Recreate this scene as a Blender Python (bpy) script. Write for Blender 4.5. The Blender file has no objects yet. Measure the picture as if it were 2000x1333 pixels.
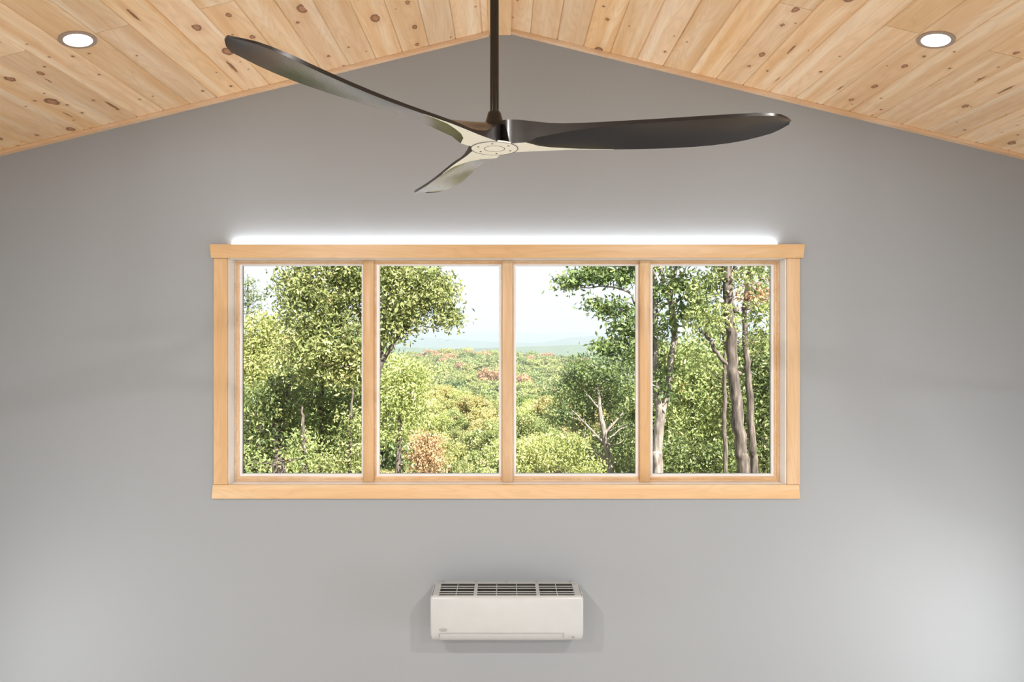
import bpy, bmesh, math, random
import numpy as np
from mathutils import Vector, Matrix

sc = bpy.context.scene
COL = sc.collection
random.seed(7)

# ------------------------------------------------------------------ camera
ZC = 3.9                       # eye height above the floor (view from a loft)
F = 1300.0                     # focal length in pixels of the 2000 px frame
CX, CY = 986.0, 657.0          # vanishing point of the room
D = 4.167                      # distance to the window wall
cam_data = bpy.data.cameras.new('camera')
cam_data.sensor_width = 36.0
cam_data.lens = 36.0 * F / 2000.0
cam_data.shift_x = (1000.0 - CX) / 2000.0
cam_data.shift_y = (CY - 666.5) / 2000.0
cam_data.clip_start = 0.05
cam_data.clip_end = 30000
cam = bpy.data.objects.new('camera', cam_data)
cam.location = (0, 0, ZC)
cam.rotation_euler = (math.pi / 2, 0, 0)
COL.objects.link(cam)
sc.camera = cam

# ------------------------------------------------------------------ colour management
sc.view_settings.view_transform = 'Standard'
sc.view_settings.look = 'None'
sc.view_settings.gamma = 1.0
sc.view_settings.exposure = 0.0
sc.view_settings.use_curve_mapping = False
sc.cycles.use_denoising = True
sc.cycles.max_bounces = 10
sc.cycles.diffuse_bounces = 5
sc.cycles.transparent_max_bounces = 24
sc.cycles.caustics_reflective = False
sc.cycles.caustics_refractive = False

# ------------------------------------------------------------------ sky and sun
world = bpy.data.worlds.new('world')
sc.world = world
world.use_nodes = True
bg = world.node_tree.nodes['Background']
bg.inputs['Color'].default_value = (0.925, 0.96, 1.0, 1)
bg.inputs['Strength'].default_value = 1.14


def lamp(name, kind, loc, rot, energy, color=(1, 1, 1), **kw):
    l = bpy.data.lights.new(name, kind)
    l.energy = energy
    l.color = color
    for k, v in kw.items():
        setattr(l, k, v)
    o = bpy.data.objects.new(name, l)
    o.location = loc
    o.rotation_euler = rot
    COL.objects.link(o)
    return o


def aim(v):
    return Vector(v).to_track_quat('-Z', 'Y').to_euler()


lamp('sun', 'SUN', (0, -20, 30), aim((-0.42, 0.72, -0.80)), 16.5, (1.0, 0.95, 0.86), angle=0.01)
# daylight entering by the windows of the side walls; the unseen back lamp is added fill
XW = 3.66                      # side walls stand at +-XW
YB = -4.4                      # wall behind the camera
lamp('daylight_side_window_left', 'AREA', (-XW + 0.03, 2.65, 1.55), aim((1, 0.05, 0.06)), 30, (1.0, 0.99, 0.97),
     shape='RECTANGLE', size=1.5, size_y=1.1)
lamp('daylight_side_window_right', 'AREA', (XW - 0.03, 2.65, 1.75), aim((-1, 0.05, 0.06)), 56, (1.0, 0.99, 0.97),
     shape='RECTANGLE', size=1.5, size_y=1.3)
lamp('back_fill', 'AREA', (0, YB + 0.04, 2.1), aim((0, 1, 0.45)), 80, (1.0, 1.0, 1.0),
     shape='RECTANGLE', size=5.0, size_y=3.0)


# ------------------------------------------------------------------ node helpers
def new_mat(name):
    m = bpy.data.materials.new(name)
    m.use_nodes = True
    nt = m.node_tree
    nt.nodes.clear()
    out = nt.nodes.new('ShaderNodeOutputMaterial')
    return m, nt, out


def N(nt, kind, **kw):
    n = nt.nodes.new(kind)
    for k, v in kw.items():
        setattr(n, k, v)
    return n


def L(nt, a, b):
    nt.links.new(a, b)


def math_node(nt, op, a, b=None, clamp=False):
    n = N(nt, 'ShaderNodeMath', operation=op, use_clamp=clamp)
    for i, v in enumerate((a, b)):
        if v is None:
            continue
        if isinstance(v, (int, float)):
            n.inputs[i].default_value = v
        else:
            L(nt, v, n.inputs[i])
    return n.outputs[0]


def ramp(nt, fac, stops, interp='LINEAR'):
    r = N(nt, 'ShaderNodeValToRGB')
    r.color_ramp.interpolation = interp
    el = r.color_ramp.elements
    while len(el) < len(stops):
        el.new(0.5)
    for e, (p, c) in zip(el, stops):
        e.position = p
        e.color = (c[0], c[1], c[2], 1) if not isinstance(c, (int, float)) else (c, c, c, 1)
    L(nt, fac, r.inputs[0])
    return r.outputs[0]


def mix(nt, fac, a, b, blend='MIX'):
    m = N(nt, 'ShaderNodeMix', data_type='RGBA', blend_type=blend)
    for sock, v in ((0, fac), (6, a), (7, b)):
        if isinstance(v, (int, float)):
            m.inputs[sock].default_value = v
        elif isinstance(v, tuple):
            m.inputs[sock].default_value = (v[0], v[1], v[2], 1)
        else:
            L(nt, v, m.inputs[sock])
    return m.outputs[2]


def principled(nt, out, color=None, rough=0.5, **kw):
    b = N(nt, 'ShaderNodeBsdfPrincipled')
    if isinstance(color, tuple):
        b.inputs['Base Color'].default_value = (color[0], color[1], color[2], 1)
    elif color is not None:
        L(nt, color, b.inputs['Base Color'])
    if isinstance(rough, (int, float)):
        b.inputs['Roughness'].default_value = rough
    else:
        L(nt, rough, b.inputs['Roughness'])
    for k, v in kw.items():
        b.inputs[k.replace('_', ' ')].default_value = v
    L(nt, b.outputs[0], out.inputs['Surface'])
    return b


def simple(name, color, rough=0.5, **kw):
    m, nt, out = new_mat(name)
    tc = N(nt, 'ShaderNodeTexCoord')
    nz = N(nt, 'ShaderNodeTexNoise')
    nz.inputs['Scale'].default_value = 14
    nz.inputs['Detail'].default_value = 4
    L(nt, tc.outputs['Object'], nz.inputs['Vector'])
    c = mix(nt, nz.outputs[0], tuple(x * 0.95 for x in color), tuple(min(1, x * 1.05) for x in color))
    principled(nt, out, c, rough, **kw)
    return m


def pine_material(name, light, dark, knots=True, axis='Y', rough=0.38):
    m, nt, out = new_mat(name)
    tc = N(nt, 'ShaderNodeTexCoord')
    oi = N(nt, 'ShaderNodeObjectInfo')
    sep = N(nt, 'ShaderNodeSeparateXYZ')
    L(nt, tc.outputs['Object'], sep.inputs[0])
    X, Y, Z = sep.outputs
    if axis == 'Y':
        along, across, third = Y, X, Z
    elif axis == 'X':
        along, across, third = X, Z, Y
    else:
        along, across, third = Z, X, Y
    off = math_node(nt, 'MULTIPLY', oi.outputs['Random'], 60.0)
    al = math_node(nt, 'ADD', along, off)

    def vec(sx, sy, sz=1.0):
        c = N(nt, 'ShaderNodeCombineXYZ')
        L(nt, math_node(nt, 'MULTIPLY', across, sx), c.inputs[0])
        L(nt, math_node(nt, 'MULTIPLY', al, sy), c.inputs[1])
        L(nt, math_node(nt, 'MULTIPLY', third, sz), c.inputs[2])
        return c.outputs[0]
    # broad figure
    n1 = N(nt, 'ShaderNodeTexNoise')
    n1.inputs['Scale'].default_value = 1.0
    n1.inputs['Detail'].default_value = 3
    L(nt, vec(16, 1.1, 8), n1.inputs['Vector'])
    # cathedral grain lines
    n2 = N(nt, 'ShaderNodeTexNoise')
    n2.inputs['Scale'].default_value = 1.0
    n2.inputs['Detail'].default_value = 2
    L(nt, vec(7, 0.9, 6), n2.inputs['Vector'])
    rings = math_node(nt, 'SINE', math_node(nt, 'MULTIPLY', n2.outputs[0], 95.0))
    rings = math_node(nt, 'MULTIPLY', math_node(nt, 'ADD', rings, 1.0), 0.5)
    rings = math_node(nt, 'POWER', rings, 2.5)
    n3 = N(nt, 'ShaderNodeTexNoise')
    n3.inputs['Scale'].default_value = 1.0
    n3.inputs['Detail'].default_value = 2
    L(nt, vec(260, 6, 60), n3.inputs['Vector'])
    base = mix(nt, ramp(nt, n1.outputs[0], [(0.32, 0.0), (0.68, 1.0)]), light, dark)
    n4 = N(nt, 'ShaderNodeTexNoise')
    n4.inputs['Scale'].default_value = 1.0
    n4.inputs['Detail'].default_value = 2
    L(nt, vec(11, 0.45, 5), n4.inputs['Vector'])
    base = mix(nt, ramp(nt, n4.outputs[0], [(0.50, 0.0), (0.66, 0.75)]), base, tuple(min(0.95, c * f) for c, f in zip(light, (1.05, 1.18, 1.38))))
    base = mix(nt, math_node(nt, 'MULTIPLY', rings, 0.20), base, tuple(c * 0.72 for c in dark))
    base = mix(nt, math_node(nt, 'MULTIPLY', n3.outputs[0], 0.16), base, tuple(c * 0.75 for c in dark))
    # each board has its own tone
    hsv = N(nt, 'ShaderNodeHueSaturation')
    L(nt, base, hsv.inputs['Color'])
    L(nt, math_node(nt, 'ADD', math_node(nt, 'MULTIPLY', oi.outputs['Random'], 0.16), 0.90), hsv.inputs['Value'])
    rnd2 = math_node(nt, 'FRACT', math_node(nt, 'MULTIPLY', oi.outputs['Random'], 17.3))
    L(nt, math_node(nt, 'ADD', math_node(nt, 'MULTIPLY', rnd2, 0.16), 0.88), hsv.inputs['Saturation'])
    col = hsv.outputs[0]
    if knots:
        def knot_layer(col, sx, sy, keep, r0, r1, core, edge, seed):
            v = N(nt, 'ShaderNodeTexVoronoi', voronoi_dimensions='2D', feature='F1')
            v.inputs['Scale'].default_value = 1.0
            c = N(nt, 'ShaderNodeVectorMath', operation='ADD')
            L(nt, vec(sx, sy), c.inputs[0])
            c.inputs[1].default_value = (seed, seed * 1.7, 0)
            wob = N(nt, 'ShaderNodeTexNoise')
            wob.inputs['Scale'].default_value = 1.0
            L(nt, vec(70, 45), wob.inputs['Vector'])
            c2 = N(nt, 'ShaderNodeVectorMath', operation='MULTIPLY_ADD')
            L(nt, wob.outputs['Color'], c2.inputs[0])
            c2.inputs[1].default_value = (0.10, 0.10, 0)
            L(nt, c.outputs[0], c2.inputs[2])
            L(nt, c2.outputs[0], v.inputs['Vector'])
            sp = N(nt, 'ShaderNodeSeparateColor')
            L(nt, v.outputs['Color'], sp.inputs[0])
            gate = math_node(nt, 'GREATER_THAN', sp.outputs[0], 1.0 - keep)
            rad = math_node(nt, 'ADD', math_node(nt, 'MULTIPLY', math_node(nt, 'POWER', sp.outputs[1], 2.0), r1 - r0), r0)
            t = math_node(nt, 'DIVIDE', v.outputs['Distance'], rad)
            shape = ramp(nt, math_node(nt, 'MULTIPLY', t, 0.25), [(0.0, 1.0), (0.22, 1.0), (0.27, 0.0)])
            halo = ramp(nt, math_node(nt, 'MULTIPLY', t, 0.25), [(0.22, 0.34), (0.8, 0.0)])
            rim = ramp(nt, math_node(nt, 'MULTIPLY', t, 0.25), [(0.0, core), (0.12, core), (0.19, edge), (0.27, edge)])
            col = mix(nt, math_node(nt, 'MULTIPLY', halo, gate), col, (0.62, 0.33, 0.12))
            return mix(nt, math_node(nt, 'MULTIPLY', math_node(nt, 'MULTIPLY', shape, gate), 0.92), col, rim)
        # pitch streaks, larger red knots, small dark knots
        col = knot_layer(col, 13, 1.5, 0.16, 0.05, 0.16, (0.20, 0.085, 0.03), (0.30, 0.14, 0.06), 3.1)
        col = knot_layer(col, 6.5, 4.0, 0.26, 0.06, 0.20, (0.42, 0.19, 0.085), (0.17, 0.065, 0.03), 9.7)
        col = knot_layer(col, 11, 8.0, 0.16, 0.04, 0.10, (0.26, 0.11, 0.05), (0.10, 0.04, 0.02), 21.3)
    b = principled(nt, out, col, rough)
    bump = N(nt, 'ShaderNodeBump')
    bump.inputs['Strength'].default_value = 0.06
    bump.inputs['Distance'].default_value = 0.002
    L(nt, n3.outputs[0], bump.inputs['Height'])
    L(nt, bump.outputs[0], b.inputs['Normal'])
    return m


# ------------------------------------------------------------------ materials
M = {}
M['pine'] = pine_material('knotty_pine', (0.90, 0.66, 0.41), (0.77, 0.475, 0.225))
M['trim_x'] = pine_material('clear_pine_across', (0.74, 0.50, 0.27), (0.67, 0.42, 0.205), knots=False, axis='X', rough=0.33)
M['trim_z'] = pine_material('clear_pine_upright', (0.73, 0.49, 0.265), (0.65, 0.405, 0.20), knots=False, axis='Z', rough=0.33)
M['trim_y'] = pine_material('clear_pine_along', (0.80, 0.56, 0.33), (0.72, 0.46, 0.24), knots=False, axis='Y', rough=0.4)
M['crown'] = pine_material('clear_pine_crown', (0.80, 0.54, 0.32), (0.74, 0.46, 0.24), knots=False, axis='X', rough=0.45)
M['sash_x'] = pine_material('sash_wood', (0.74, 0.52, 0.33), (0.66, 0.43, 0.25), knots=False, axis='X', rough=0.3)
M['bead'] = simple('white_glazing_bead', (0.86, 0.85, 0.86), 0.35)
M['reveal'] = simple('daylit_white_reveal', (0.88, 0.88, 0.88), 0.35)  # white stands in for daylight glare on the wooden reveals
M['spacer'] = simple('blue_grey_spacer', (0.10, 0.17, 0.28), 0.3)
M['white_plastic'] = simple('white_plastic', (0.50, 0.525, 0.54), 0.28)
M['grey_plastic'] = simple('grey_plastic', (0.30, 0.30, 0.29), 0.4)
M['matte_dark'] = simple('matte_dark', (0.035, 0.035, 0.033), 0.7)
M['floor'] = pine_material('maple_floor', (0.56, 0.46, 0.36), (0.47, 0.38, 0.29), knots=False, rough=0.35)
M['bark'] = None

m, nt, out = new_mat('grey_wall_paint')
tc = N(nt, 'ShaderNodeTexCoord')
nz = N(nt, 'ShaderNodeTexNoise')
nz.inputs['Scale'].default_value = 1.2
nz.inputs['Detail'].default_value = 5
L(nt, tc.outputs['Object'], nz.inputs['Vector'])
nf = N(nt, 'ShaderNodeTexNoise')
nf.inputs['Scale'].default_value = 260
L(nt, tc.outputs['Object'], nf.inputs['Vector'])
cw = mix(nt, nz.outputs[0], (0.299, 0.323, 0.348), (0.317, 0.343, 0.369))
b = principled(nt, out, cw, 0.55)
bp = N(nt, 'ShaderNodeBump')
bp.inputs['Strength'].default_value = 0.05
bp.inputs['Distance'].default_value = 0.002
L(nt, nf.outputs[0], bp.inputs['Height'])
L(nt, bp.outputs[0], b.inputs['Normal'])
M['wall'] = m

m, nt, out = new_mat('window_glass')
tr = N(nt, 'ShaderNodeBsdfTransparent')
tr.inputs[0].default_value = (0.985, 0.99, 0.985, 1)
gl = N(nt, 'ShaderNodeBsdfGlossy')
gl.inputs['Roughness'].default_value = 0.0
fr = N(nt, 'ShaderNodeFresnel')
fr.inputs['IOR'].default_value = 1.13
ms = N(nt, 'ShaderNodeMixShader')
L(nt, fr.outputs[0], ms.inputs[0])
L(nt, tr.outputs[0], ms.inputs[1])
L(nt, gl.outputs[0], ms.inputs[2])
L(nt, ms.outputs[0], out.inputs['Surface'])
M['glass'] = m


def emission(name, color, strength):
    m, nt, out = new_mat(name)
    e = N(nt, 'ShaderNodeEmission')
    e.inputs[0].default_value = (*color, 1)
    e.inputs[1].default_value = strength
    L(nt, e.outputs[0], out.inputs['Surface'])
    return m


M['led'] = emission('led_strip_light', (1.0, 1.0, 1.0), 42.0)
M['lens'] = emission('recessed_lens', (1.0, 0.93, 0.84), 14.0)


def lacquer(name, color, rough, ior, coat_ior, coat_rough=0.12):
    m, nt, out = new_mat(name)
    tc = N(nt, 'ShaderNodeTexCoord')
    mp = N(nt, 'ShaderNodeMapping')
    mp.inputs['Scale'].default_value = (3, 40, 40)
    L(nt, tc.outputs['Object'], mp.inputs['Vector'])
    nz = N(nt, 'ShaderNodeTexNoise')
    nz.inputs['Scale'].default_value = 2.5
    nz.inputs['Detail'].default_value = 4
    L(nt, mp.outputs[0], nz.inputs['Vector'])
    c = mix(nt, nz.outputs[0], tuple(x * 0.7 for x in color), tuple(x * 1.3 for x in color))
    r = math_node(nt, 'ADD', math_node(nt, 'MULTIPLY', nz.outputs[0], 0.12), rough - 0.06)
    principled(nt, out, c, r, IOR=ior, Specular_IOR_Level=0.0, Coat_Weight=1.0, Coat_IOR=coat_ior, Coat_Roughness=coat_rough)
    return m


M['blade'] = lacquer('espresso_lacquer', (0.013, 0.0105, 0.0105), 0.40, 1.5, 1.42, 0.24)
M['cream'] = simple('window_sheen_cream', (0.93, 0.93, 0.87), 0.3)  # reflected window on the dark hub underside, put into the colour
M['rod'] = lacquer('bronze_paint', (0.010, 0.0075, 0.006), 0.35, 1.5, 1.4)


# ------------------------------------------------------------------ object helpers
def link(o, parent=None):
    COL.objects.link(o)
    if parent is not None:
        o.parent = parent
    return o


def empty(name, loc=(0, 0, 0)):
    o = bpy.data.objects.new(name, None)
    o.location = loc
    o.empty_display_size = 0.1
    return link(o)


def tag(o, label=None, cat=None, group=None, kind=None):
    if label:
        o['label'] = label
    if cat:
        o['category'] = cat
    if group:
        o['group'] = group
    if kind:
        o['kind'] = kind
    return o


def mesh_obj(name, verts, faces, mat, parent=None, loc=(0, 0, 0), smooth=False, origin=None):
    """verts are in the parent's space; the object's own origin is put at their centre."""
    V = np.asarray(verts, dtype=np.float64).reshape(-1, 3)
    c = np.array(origin, float) if origin is not None else (V.min(0) + V.max(0)) / 2
    me = bpy.data.meshes.new(name)
    me.from_pydata((V - c).tolist(), [], [list(f) for f in faces])
    for mm in (mat if isinstance(mat, (list, tuple)) else [mat]):
        me.materials.append(mm)
    if smooth:
        me.polygons.foreach_set('use_smooth', [True] * len(me.polygons))
    me.update()
    o = bpy.data.objects.new(name, me)
    o.location = Vector(c) + Vector(loc)
    return link(o, parent)


def fix_normals(o):
    bm = bmesh.new()
    bm.from_mesh(o.data)
    bmesh.ops.recalc_face_normals(bm, faces=bm.faces)
    bm.to_mesh(o.data)
    bm.free()
    return o


def box(name, x0, x1, y0, y1, z0, z1, mat, parent=None, bevel=0.0, seg=1, smooth=False):
    bm = bmesh.new()
    bmesh.ops.create_cube(bm, size=1.0)
    c = Vector(((x0 + x1) / 2, (y0 + y1) / 2, (z0 + z1) / 2))
    for v in bm.verts:
        v.co = Vector((v.co.x * (x1 - x0), v.co.y * (y1 - y0), v.co.z * (z1 - z0)))
    if bevel > 0:
        bmesh.ops.bevel(bm, geom=list(bm.edges), offset=bevel, segments=seg, affect='EDGES', profile=0.5)
    me = bpy.data.meshes.new(name)
    bm.to_mesh(me)
    bm.free()
    me.materials.append(mat)
    if smooth:
        me.polygons.foreach_set('use_smooth', [True] * len(me.polygons))
    o = bpy.data.objects.new(name, me)
    o.location = c
    return link(o, parent)


def prism_x(name, prof, x0, x1, mat, parent=None):
    """prof: list of (y, z); extruded along x."""
    n = len(prof)
    V = [(x0, y, z) for y, z in prof] + [(x1, y, z) for y, z in prof]
    Fc = [[i, (i + 1) % n, n + (i + 1) % n, n + i] for i in range(n)] + [list(range(n))[::-1], list(range(n, 2 * n))]
    return fix_normals(mesh_obj(name, V, Fc, mat, parent))


def prism_y(name, poly, y0, y1, mat, parent=None):
    """poly: list of (x, z); extruded along y."""
    n = len(poly)
    V = [(x, y0, z) for x, z in poly] + [(x, y1, z) for x, z in poly]
    Fc = [[i, (i + 1) % n, n + (i + 1) % n, n + i] for i in range(n)] + [list(range(n))[::-1], list(range(n, 2 * n))]
    return fix_normals(mesh_obj(name, V, Fc, mat, parent))


def lathe(name, prof, mat, parent=None, seg=40, loc=(0, 0, 0), matrix=None, smooth=True, caps=False):
    """prof: list of (r, z)."""
    V, Fc = [], []
    for r, z in prof:
        for k in range(seg):
            a = 2 * math.pi * k / seg
            V.append((r * math.cos(a), r * math.sin(a), z))
    for i in range(len(prof) - 1):
        for k in range(seg):
            k2 = (k + 1) % seg
            Fc.append([i * seg + k, i * seg + k2, (i + 1) * seg + k2, (i + 1) * seg + k])
    if caps:
        Fc.append(list(range(seg))[::-1])
        Fc.append([(len(prof) - 1) * seg + k for k in range(seg)])
    me = bpy.data.meshes.new(name)
    me.from_pydata(V, [], Fc)
    me.materials.append(mat)
    if smooth:
        me.polygons.foreach_set('use_smooth', [True] * len(me.polygons))
        me.set_sharp_from_angle(angle=math.radians(40))
    o = bpy.data.objects.new(name, me)
    o.location = loc
    if matrix is not None:
        o.matrix_local = Matrix.Translation(loc) @ matrix
    link(o, parent)
    return fix_normals(o)


def ring_frame(name, x0, x1, z0, z1, prof, mat, parent=None, closed=True):
    """mitred rectangular frame; prof: list of (inset, y)."""
    V, Fc = [], []
    for i, y in prof:
        V += [(x0 + i, y, z0 + i), (x1 - i, y, z0 + i), (x1 - i, y, z1 - i), (x0 + i, y, z1 - i)]
    n = len(prof)
    for k in range(n if closed else n - 1):
        a, bq = 4 * k, 4 * ((k + 1) % n)
        for j in range(4):
            j2 = (j + 1) % 4
            Fc.append([a + j, a + j2, bq + j2, bq + j])
    o = mesh_obj(name, V, Fc, mat, parent)
    return fix_normals(o) if closed else o


def px_x(px, d):
    return (px - CX) * d / F


def px_z(py, d):
    return ZC + (CY - py) * d / F


def at(px, py, d):
    return np.array([px_x(px, d), d, px_z(py, d)])


# ================================================================== THE ROOM
RZ = ZC + 1.919                # ridge height of the ceiling boards' face
SL = 0.245                     # slope of the ceiling
WT = 0.20                      # wall thickness


def cz(x):
    return RZ - SL * abs(x)


# opening of the big window
OX0, OX1 = -1.7385, 1.7655
OZ0, OZ1 = ZC - 0.943, ZC + 0.4975

# gable wall with the window hole: four convex pieces in one mesh
xw = XW + 0.2
zt = lambda x: cz(x) + 0.10
V, Fc = [], []


def wall_piece(poly):
    n = len(poly)
    s = len(V)
    V.extend([(x, D, z) for x, z in poly])
    V.extend([(x, D + WT, z) for x, z in poly])
    Fc.append([s + i for i in range(n)])
    Fc.append([s + n + i for i in range(n)][::-1])
    for i in range(n):
        j = (i + 1) % n
        Fc.append([s + i, s + j, s + n + j, s + n + i])


wall_piece([(-xw, -0.4), (OX0, -0.4), (OX0, zt(OX0)), (-xw, zt(-xw))])
wall_piece([(OX1, -0.4), (xw, -0.4), (xw, zt(xw)), (OX1, zt(OX1))])
wall_piece([(OX0, -0.4), (OX1, -0.4), (OX1, OZ0), (OX0, OZ0)])
wall_piece([(OX0, OZ1), (OX1, OZ1), (OX1, zt(OX1)), (0, zt(0)), (OX0, zt(OX0))])
o = fix_normals(mesh_obj('wall_front', V, Fc, M['wall'], origin=(0, D, 0)))
tag(o, 'smooth grey painted gable wall around the long window', 'wall', kind='structure')


def side_wall(name, s, wz0, wz1, label):
    """side wall with a window hole at y 1.9..3.4"""
    x0, x1 = sorted((s * XW, s * (XW + WT)))
    V2, F2 = [], []

    def bx(y0, y1, z0, z1):
        k = len(V2)
        V2.extend([(x, y, z) for x in (x0, x1) for y in (y0, y1) for z in (z0, z1)])
        for f in ((0, 1, 3, 2), (4, 6, 7, 5), (0, 4, 5, 1), (2, 3, 7, 6), (0, 2, 6, 4), (1, 5, 7, 3)):
            F2.append([k + i for i in f])
    top = cz(XW) + 0.06
    bx(YB - WT, 1.9, -0.4, top)
    bx(3.4, D, -0.4, top)
    bx(1.9, 3.4, -0.4, wz0)
    bx(1.9, 3.4, wz1, top)
    w = fix_normals(mesh_obj(name, V2, F2, M['wall'], origin=(s * XW, 0, 0)))
    tag(w, label, 'wall', kind='structure')
    return w


side_wall('wall_left', -1, 1.0, 2.1, 'grey side wall left of the gable wall')
side_wall('wall_right', 1, 1.1, 2.4, 'grey side wall right of the gable wall')
for nme, s, z0, z1 in (('window_2', -1, 1.0, 2.1), ('window_3', 1, 1.1, 2.4)):
    w = empty(nme, (s * (XW + 0.1), 2.65, z0))
    tag(w, 'side wall window with a pine frame', 'window', kind='structure')
    for (ya, yb, za, zb) in ((-.75, -.69, 0, z1 - z0), (.69, .75, 0, z1 - z0), (-.69, .69, 0, .06), (-.69, .69, z1 - z0 - .06, z1 - z0)):
        box('frame_bar', -.05, .05, ya, yb, za, zb, M['trim_z'], w, 0.004)
    box('glass_pane', -.004, .004, -.69, .69, .06, z1 - z0 - .06, M['glass'], w)

# back wall; its wide window is added to carry the fill lamp
V2, F2 = [], []


def bk(x0, x1, z0, z1):
    k = len(V2)
    V2.extend([(x, y, z) for x in (x0, x1) for y in (YB - WT, YB) for z in (z0, z1)])
    for f in ((0, 1, 3, 2), (4, 6, 7, 5), (0, 4, 5, 1), (2, 3, 7, 6), (0, 2, 6, 4), (1, 5, 7, 3)):
        F2.append([k + i for i in f])


bk(-xw, -2.5, -0.4, RZ + .2)
bk(2.5, xw, -0.4, RZ + .2)
bk(-2.5, 2.5, -0.4, 0.6)
bk(-2.5, 2.5, 3.6, RZ + .2)
tag(fix_normals(mesh_obj('wall_back', V2, F2, M['wall'], origin=(0, YB, 0))), 'grey wall behind the viewer', 'wall', kind='structure')
w = empty('fill_window', (0, YB - 0.1, 0.6))
tag(w, 'wide back wall window with a pine frame, added for fill light', 'window', kind='structure')
for k in range(6):
    x = -2.5 + k
    box('frame_bar', max(-2.5, x - .035), min(2.5, x + .035), -.05, .05, 0, 3.0, M['trim_z'], w, 0.004)
for z in (0, 2.94):
    for k in range(5):
        box('frame_bar', -2.465 + k, -1.535 + k, -.05, .05, z, z + .06, M['trim_x'], w, 0.004)
for k in range(5):
    box('glass_pane', -2.465 + k, -1.535 + k, -.004, .004, .06, 2.94, M['glass'], w)

tag(box('floor', -xw, xw, YB - WT, D + WT, -0.4, 0.0, M['floor']), 'pale maple floor of the room', 'floor', kind='structure')

# ---------------------------------------------------------------- ceiling: deck, boards, light wells
YT = D - 0.038                 # the boards run up to the crown strip
PW = 0.1648                    # board spacing measured level
DECK = 0.020
deck_poly = [(-xw, cz(xw) + DECK), (0, RZ + DECK), (xw, cz(xw) + DECK), (xw, cz(xw) + .14), (0, RZ + .14), (-xw, cz(xw) + .14)]
ceiling = empty('ceiling', (0, 0, RZ))
tag(ceiling, 'vaulted ceiling of varnished knotty pine boards', 'ceiling', kind='structure')
nn = len(deck_poly)


def deck_half(s):
    poly = [(0, RZ + DECK), (s * xw, cz(xw) + DECK), (s * xw, cz(xw) + .14), (0, RZ + .14)]
    V3 = [(x, YB - WT, z - RZ) for x, z in poly] + [(x, D + WT, z - RZ) for x, z in poly]
    F3 = [[i, (i + 1) % 4, 4 + (i + 1) % 4, 4 + i] for i in range(4)] + [[0, 1, 2, 3], [7, 6, 5, 4]]
    return fix_normals(mesh_obj('roof_deck', V3, F3, M['pine'], ceiling))


deck_half(-1)
deck_half(1)


def ceil_hit(px, py):
    """ceiling point seen at a pixel -> (x, y)"""
    dx, dz = (px - CX) / F, (CY - py) / F
    d = (RZ - ZC) / (dz + SL * abs(dx))
    return dx * d, d


LIGHTS = [ceil_hit(152, 77), ceil_hit(1828, 77)]
joints = {}                    # (side, column) -> y of the butt joint


def column_of(x):
    s = -1 if x < 0 else 1
    first = 0.1398 if s < 0 else 0.1588
    return s, int(math.floor((abs(x) - first) / PW)) + 1


for px, py in ((220, 57), (12, 109), (424, 10), (1555, 13), (1760, 57), (1965, 107)):
    x, y = ceil_hit(px, py)
    joints[column_of(x)] = y
ANG = math.atan(SL)
rng = random.Random(11)


def board(s, xa, xb, ya, yb):
    """one tongue and groove board; level span xa..xb (abs x) and y span ya..yb"""
    w = (xb - xa) / math.cos(ANG) - 0.0012
    ch, th, l = 0.0048, 0.016, (yb - ya) - 0.0030
    h = w / 2
    pr = [(-h, th), (-h, ch), (-h + ch, 0), (h - ch, 0), (h, ch), (h, th)]
    V3, F3 = [], []
    for e, y in ((0, -l / 2), (1, l / 2)):
        V3 += [(x, y, z) for x, z in pr]
    for i in range(5):
        F3.append([i, i + 1, 7 + i, 6 + i])
    F3 += [[0, 1, 2, 3, 4, 5][::-1], [6, 7, 8, 9, 10, 11]]
    me = bpy.data.meshes.new('plank')
    me.from_pydata(V3, [], F3)
    me.materials.append(M['pine'])
    p = bpy.data.objects.new('plank', me)
    xm = s * (xa + xb) / 2
    p.location = (xm, (ya + yb) / 2, cz(xm) - RZ)
    p.rotation_euler = (0, s * ANG, 0)
    link(p, ceiling)
    return p


for s in (-1, 1):
    first = 0.1398 if s < 0 else 0.1588
    edges = [0.02, first]
    while edges[-1] < XW - 0.01:
        edges.append(min(edges[-1] + PW, XW))
    for k in range(len(edges) - 1):
        j = joints.get((s, k))
        # the butt joints seen in the photo, else joints farther from the window wall
        cuts = [YT]
        y = j if j is not None else rng.choice([rng.uniform(0.9, 2.0), rng.uniform(0.4, 1.6)])
        cuts.append(y)
        while y > 0.2:
            y -= rng.uniform(1.2, 2.4)
            cuts.append(max(y, -0.6))
        for a, bq in zip(cuts[1:], cuts[:-1]):
            board(s, edges[k], edges[k + 1], a, bq)

# ridge board
o = box('trim_1', px_x(955, D), px_x(998, D), -0.6, D, ZC + 1.884, RZ + 0.01, M['trim_y'], None, 0.003)
tag(o, 'light pine ridge board along the peak of the ceiling', 'trim', kind='structure')
# crown strips where the ceiling meets the gable wall
for nme, s, lab in (('trim_2', -1, 'thin pine strip along the left slope of the gable'), ('trim_3', 1, 'thin pine strip along the right slope of the gable')):
    xa = abs(px_x(955, D)) if s < 0 else px_x(998, D)
    h = 0.019
    poly = [(s * xa, cz(xa)), (s * XW, cz(XW)), (s * XW, cz(XW) - h), (s * xa, cz(xa) - h)]
    o = prism_y(nme, poly, YT, D, M['crown'])
    tag(o, lab, 'trim', kind='structure')

# ================================================================== RECESSED LIGHTS
ring_mat = simple('satin_ring', (0.34, 0.26, 0.21), 0.45)


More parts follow.
